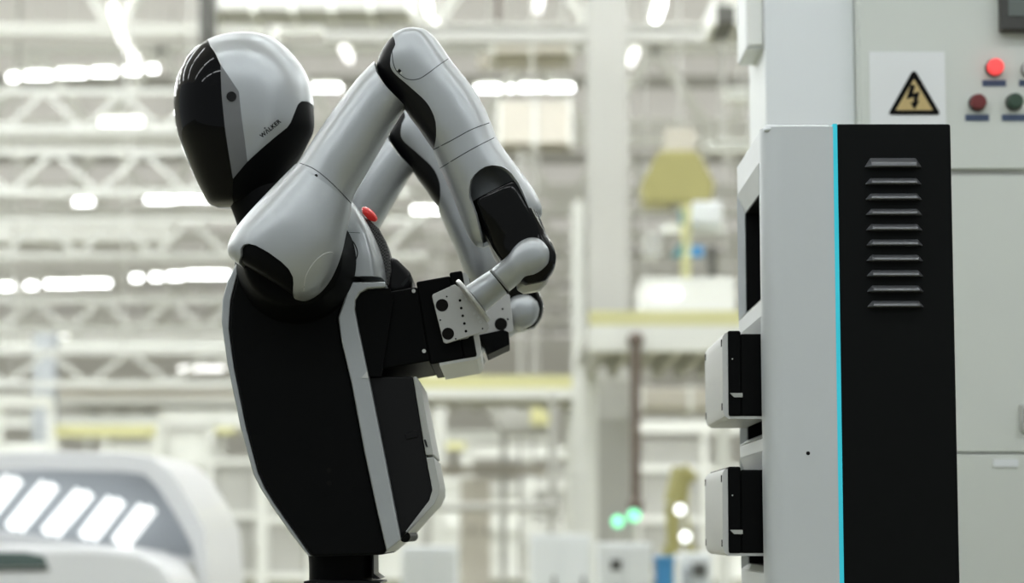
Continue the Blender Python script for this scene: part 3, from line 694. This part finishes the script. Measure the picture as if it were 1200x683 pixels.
platform('long distant platform with cream edge behind the robot torso', 60, 300, 455, 466, 474, 48, 4, BEIGE)

def pyc(Y):
    """pixel row of the roof underside above depth Y, at the frame's middle"""
    dz, dy = CEIL - .12 - CAM.z, Y - CAM.y
    v = (dz * math.cos(PITCH) - dy * math.sin(PITCH)) / (dy * math.cos(PITCH) + dz * math.sin(PITCH)); return 341.5 - v * FPX
def hang(t, xs, Y, z, m=None):
    for x in xs: bar('hanger', (x, Y, z), (x, Y, CEIL), .03, m or COLG, t)
def pipe(label, pts, Y, r, m, cat='pipe', name='steel_pipe', joints=True):
    w_ = [P(*q, Y) for q in pts]; t = thing(name, label, cat, w_[0])
    for a, b in zip(w_, w_[1:]): cyl('pipe_run', a, b, r, m, t, n=16)
    if joints:
        for a in w_:
            bm = bmesh.new(); bmesh.ops.create_uvsphere(bm, u_segments=12, v_segments=8, radius=r * 1.7, matrix=Matrix.Translation(a)); obj('pipe_joint', bm, m, t, 60)
    return t
pipe('dark grey drain pipe with an elbow under the lower platform', [(500, 703), (500, 594), (648, 594), (648, 467)], 26.5, .055, STEELG)
pipe('dark brown service pipe standing in front of the broad column', [(745, 398), (745, 592)], 19.945, .05, RUST)
pipe('slim black drop pole hanging above the robot head', [(244, pyc(26)), (244, 60)], 26, .115, STEELD, 'pole', 'drop_pole', False)
pipe('thin grey drop pole hanging behind the robot head', [(316, pyc(31.6)), (316, 60)], 31.6, .04, STEELG, 'pole', 'drop_pole', False)
pipe('short red hanging tag pole above the elbow', [(584, pyc(26)), (584, 24)], 26, .035, RUST, 'pole', 'drop_pole', False)
pipe('thin white conduit dropping from the duct to the lower platform', [(610, 180), (610, 691)], 33.6, .035, COLG)

def beam(label, x0, y0, x1, y1, Y, m, dep=.3, name='crane_beam', cat='beam'):
    t = thing(name, label, cat, P((x0 + x1) / 2, y1, Y))
    h = y1 - y0
    pbox('top_flange', x0, y0, x1, y0 + h * .18, Y, dep, m, t); pbox('web', x0, y0 + h * .18, x1, y1 - h * .18, Y + dep * .35, dep * .3, m, t)
    pbox('bottom_flange', x0, y1 - h * .18, x1, y1, Y, dep, m, t)
    a, b = P(x0, y0, Y), P(x1, y0, Y); hang(t, (a.x + .2, b.x - .2), Y + dep / 2, a.z - .01)
beam('broad grey crane beam crossing behind the elbow', 380, 28, 895, 48, 32, STEELG)
beam('pale crane beam with rusty lower edge above the forearm', 560, 62, 672, 78, 35, BEIGE)
beam('white beam reaching the white column above the yellow hoist', 828, 166, 900, 176, 24, STEELW)
beam('white upper beam running behind the junction box', 850, 103, 900, 116, 25, STEELW)
beam('pale beam crossing above the drain pipe', 490, 505, 645, 517, 34, STEELW)
beam('cream coloured beam low behind the robot back', 500, 545, 640, 556, 31, BEIGE)
beam('long pale beam behind the robot chest', 0, 395, 290, 408, 46, STEELW)
beam('long white beam low behind the robot chest', 0, 486, 300, 500, 44, STEELW)
def duct(label, x0, y0, x1, y1, Y, m, dep=1.0):
    t = thing('air_duct', label, 'duct', P((x0 + x1) / 2, y1, Y)); a, b = P(x0, y1, Y), P(x1, y0, Y)
    box('duct_body', (a.x, Y, a.z), (b.x, Y + dep, b.z), m, t, .02); hang(t, (a.x + .1, b.x - .1), Y + dep / 2, b.z - .01)
    n = max(2, int((x1 - x0) / 45))
    for k in range(n + 1): x = a.x + (b.x - a.x) * k / n; box('duct_flange', (x - .03, Y - .04, a.z - .04), (x + .03, Y + dep + .04, b.z + .04), STEELW, t)
duct('wide beige air duct hanging above the raised elbow', 578, 46, 668, 62, 33, BEIGE)
duct('dark grey ventilation box high beside the white column', 836, 6, 894, 26, 23, STEELD)
duct('grey air duct running over the robot head', 250, -15, 480, 12, 29.3, STEELG)
duct('pale grey air duct behind the forearm', 585, 118, 668, 168, 40, BEIGE)
duct('long pale duct crossing left of the robot face', -30, 262, 200, 284, 52, STEELW)
duct('small beige duct low behind the red brown pipe', 752, 455, 866, 478, 26, BEIGE)

# machinery around the platforms
t = thing('overhead_hoist', 'mustard yellow overhead hoist housing beside the hall column', 'hoist', P(795, 240, 22))
prism('hoist_housing', [(772, 176), (818, 176), (838, 214), (834, 236), (756, 236), (752, 214)], 22, 22, 22.7, YELD, t, .03)
pbox('hoist_trolley', 780, 150, 815, 176, 22.1, .5, BEIGE, t); pbox('hook_block', 788, 236, 803, 250, 22.2, .3, STEELG, t)
hang(t, (P(797, 150, 22.3).x,), 22.3, P(797, 150, 22.3).z, STEELG)
t = thing('assembly_machine', 'white assembly machine with a yellow post on the raised platform', 'machine', P(800, 364, 21))
a, b = P(752, 325, 21), P(862, 325, 21); box('machine_base', (a.x, 21, P(800, 381, 20).z), (b.x, 22.2, a.z), STEELW, t, .02); pbox('machine_post', 799, 240, 809, 325, 21.2, .1, YEL, t)
pbox('machine_arm', 775, 262, 850, 272, 21.3, .1, STEELW, t); pbox('machine_head', 812, 235, 846, 262, 21.1, .3, CABW2, t, .03)
pbox('machine_box', 754, 272, 776, 300, 21.1, .3, STEELG, t, .02); pbox('machine_screen', 830, 288, 839, 322, 21.0, .1, STEELD, t)
for x in (771, 783, 794):
    p = P(x, 345, 20.98); cyl('work_lamp', (p.x, 20.94, p.z), (p.x, 21.0, p.z), 0.034, WHITEL, t, n=16)
prism('teal_cover', [(786, 300), (800, 282), (800, 300)], 20.9, 20.9, 21.0, TEAL, t)
pbox('blue_cover', 810, 288, 824, 300, 20.9, .1, BLUE, t); pbox('teal_cover', 797, 246, 801, 262, 20.9, .1, TEAL, t)
t = thing('hopper_machine', 'grey tapered hopper hanging under the lower platform', 'hopper', pfoot(610, 31))
prism('hopper_body', [(568, 467), (652, 467), (648, 508), (588, 508)], 31, 31, 32.3, STEELG, t, .02); pbox('hopper_window', 622, 476, 644, 498, 30.96, .05, YEL, t)
for x in (590, 646): a = P(x, 500, 31.5); box('leg', (a.x - .05, 31.5, 0), (a.x + .05, 31.6, a.z), STEELG, t)
def cabinet(label, x0, y0, x1, Y, dep, m, lamp_=None, name='floor_cabinet'):
    t = thing(name, label, 'cabinet', pfoot((x0 + x1) / 2, Y)); a, b = P(x0, y0, Y), P(x1, y0, Y)
    box('cabinet_body', (a.x, Y, .06), (b.x, Y + dep, a.z), m, t, .01); box('cabinet_foot', (a.x + .03, Y + .03, 0), (b.x - .03, Y + dep - .03, .06), STEELD, t)
    mid = (a.x + b.x) / 2
    for x0_, x1_ in ((a.x + .01, mid - .004), (mid + .004, b.x - .01)):
        d_ = box('door', (x0_, Y - .012, .09), (x1_, Y, a.z - .03), m, t, .004); box('handle', (x1_ - .06, Y - .03, a.z * .55), (x1_ - .04, Y - .012, a.z * .55 + .1), STEELD, d_)
    return t
cabinet('white double door cabinet below the lower platform', 622, 626, 692, 15, .6, CABW2)
t = cabinet('white double door cabinet carrying a dark display beside the blue bin', 700, 636, 764, 13, .5, CABW2)
pbox('display', 716, 656, 728, 668, 12.97, .02, METER, t)
cabinet('pale cabinet with grey top partly behind the robot back', 470, 640, 535, 12, .6, CABW2)
cabinet('tall pale cabinet behind the lower platform post', 540, 560, 575, 29, .6, BEIGE)
t = thing('signal_post', 'grey signal post with two lit green lamps beside the column', 'signal lamp', pfoot(732, 18))
for x, y in ((724, 611), (743, 604)):
    p = P(x, y, 18); bm = bmesh.new(); bmesh.ops.create_uvsphere(bm, u_segments=16, v_segments=10, radius=.055, matrix=Matrix.Translation(p)); obj('green_lamp', bm, GREENL, t, 60)
    cyl('lamp_stem', (p.x, 18, 0), (p.x, 18, p.z - .06), .03, STEELG, t, n=12)
t = thing('work_lamp_post', 'slim post with two round white work lamps near the station', 'work lamp', pfoot(800, 16))
for x, y in ((797, 597), (803, 629)):
    p = P(x, y, 16); bm = bmesh.new(); bmesh.ops.create_uvsphere(bm, u_segments=16, v_segments=10, radius=.042, matrix=Matrix.Translation(p)); obj('white_lamp', bm, WHITEL, t, 60)
p = P(800, 600, 16.1); cyl('post', (p.x, 16.1, 0), (p.x, 16.1, P(800, 595, 16).z), .02, STEELG, t, n=12)
t = thing('storage_bin', 'bright blue plastic storage bin on the floor by the white cabinet', 'bin', pfoot(779, 13)); a, b = P(768, 652, 13), P(791, 652, 13)
box('bin_body', (a.x + .01, 13, 0), (b.x - .01, 13.3, a.z - .03), BLUE, t, .01); box('bin_rim', (a.x, 12.99, a.z - .03), (b.x, 13.31, a.z), BLUE, t, .005)
t = thing('welding_robot', 'mustard yellow industrial robot arm behind the docked batteries', 'robot', pfoot(795, 17))
p0 = P(797, 640, 17.3); p1 = P(792, 590, 17.3); p2 = P(799, 548, 17.3); p3 = P(814, 562, 17.3)
cyl('robot_base', (p0.x, 17.3, 0), p0, .16, YELD, t); cyl('lower_arm', p0, p1, .12, YELD, t, r2=.10); cyl('upper_arm', p1, p2, .11, YELD, t, r2=.09); cyl('fore_arm', p2, p3, .06, YELD, t, r2=.05)
t = thing('machine_block', 'pale machine block with dark fittings beside the blue bin', 'machine', pfoot(815, 14))
a, b = P(796, 648, 14), P(835, 648, 14); box('machine_body', (a.x, 14, 0), (b.x, 14.5, a.z), CABW2, t, .02); pbox('dark_panel', 812, 660, 828, 676, 13.97, .05, STEELD, t); pbox('blue_panel', 800, 664, 810, 690, 13.97, .05, BLUEG, t)

# white machine guarding along the far aisle
for k, (x0, x1, yt, m2) in enumerate(((-60, 60, 470, STEELW), (66, 182, 505, YEL), (190, 305, 488, STEELW), (310, 420, 500, STEELW), (430, 545, 520, YEL), (552, 690, 530, STEELW), (745, 905, 500, STEELW))):
    Y = 37.5 + (k % 3) * .6; a, b = P(x0, yt, Y), P(x1, yt, Y)
    t = thing('guard_panel', 'white framed machine guard panel with %s along the far aisle' % ('a pale yellow rail' if m2 is YEL else 'a white rail'), 'guard panel', ((a.x + b.x) / 2, Y, 0), 'machine guards along the far aisle')
    for x in (a.x, (a.x + b.x) / 2, b.x): bar('post', (x, Y, 0), (x, Y, a.z), .12, STEELW, t)
    for f in (0.03, .38, .7): bar('rail', (a.x, Y, a.z * f + .1), (b.x, Y, a.z * f + .1), .12, STEELW, t)
    bar('top_rail', (a.x, Y, a.z), (b.x, Y, a.z), .22, m2, t)
    for q in (0, 1):
        xa = a.x + (b.x - a.x) * q / 2; xb = a.x + (b.x - a.x) * (q + 1) / 2
        box('infill_panel', (xa + .1, Y + .02, .2), (xb - .1, Y + .05, a.z - .25 - .5 * ((k + q) % 2)), STEELW if (k + q) % 3 else COLG, t)
# glowing bars in place of reflections on the car, with an added hood
TYN = 9.0
t = thing('reflection_hood', 'white arched hood with slanted glowing bars in place of reflections on the car', 'stand-in hood', pfoot(90, TYN))
hood = [(-80, 540), (-40, 531), (60, 528), (150, 530), (178, 534), (200, 552), (222, 585), (240, 620), (246, 700), (232, 700), (224, 640), (205, 604), (185, 572), (168, 556), (140, 552), (50, 549), (-40, 551), (-80, 560)]
prism('hood_frame', hood, TYN, TYN, TYN + 1.6, CARW, t, .02)
prism('back_panel', [(-80, 545), (170, 545), (215, 600), (238, 640), (238, 655), (-80, 640)], TYN + .5, TYN + .5, TYN + .55, BLUEG, t)
prism('sill_rail', [(-80, 615), (0, 622), (120, 640), (205, 652), (230, 654), (230, 664), (120, 651), (-80, 630)], TYN + .1, TYN + .1, TYN + .45, CARW, t, .01)
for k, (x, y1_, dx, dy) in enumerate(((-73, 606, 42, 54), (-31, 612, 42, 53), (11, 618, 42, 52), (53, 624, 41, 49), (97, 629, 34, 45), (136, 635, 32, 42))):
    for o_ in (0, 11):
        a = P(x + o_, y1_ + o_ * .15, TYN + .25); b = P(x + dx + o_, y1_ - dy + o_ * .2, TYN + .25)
        cyl('reflection_bar', a, b, .031, REFLBAR, t, n=16)
for x in (-60, 236): a = P(x, 650, TYN + 1.2); box('leg', (a.x - .05, TYN + 1.1, 0), (a.x + .05, TYN + 1.2, a.z + .2), CARW, t)
t = thing('car_body', 'white unpainted car body under the slanted glowing bars', 'car', pfoot(60, TYN - .6)); CY = TYN - .9
prism('body_shell', [(-160, 640), (-60, 640), (60, 640), (120, 641), (165, 648), (190, 662), (205, 685), (212, 730), (208, 790), (-160, 790)], CY, CY, CY + .85, CARW, t, .04)
prism('side_window', [(-120, 647), (30, 647), (52, 652), (56, 664), (-120, 666)], CY, CY - .01, CY + .02, GLASSD, t, .004)
prism('window_trim', [(-120, 667), (58, 665), (58, 669), (-120, 672)], CY, CY - .012, CY + .02, STEELD, t)
for px in (-60, 150):
    a = P(px, 790, CY); cyl('wheel', (a.x, CY - .02, .3), (a.x, CY + .2, .3), .3, STEELD, t, n=32, bevel=.03)
t = thing('warning_beacon', 'small pale yellow beacon box on a thin white post', 'beacon', pfoot(260, 40)); pbox('beacon_body', 246, 500, 275, 508, 40, .4, YEL, t); a = P(260, 507, 40.2); box('beacon_stem', (a.x - .05, 40.15, 0), (a.x + .05, 40.25, a.z), STEELW, t)
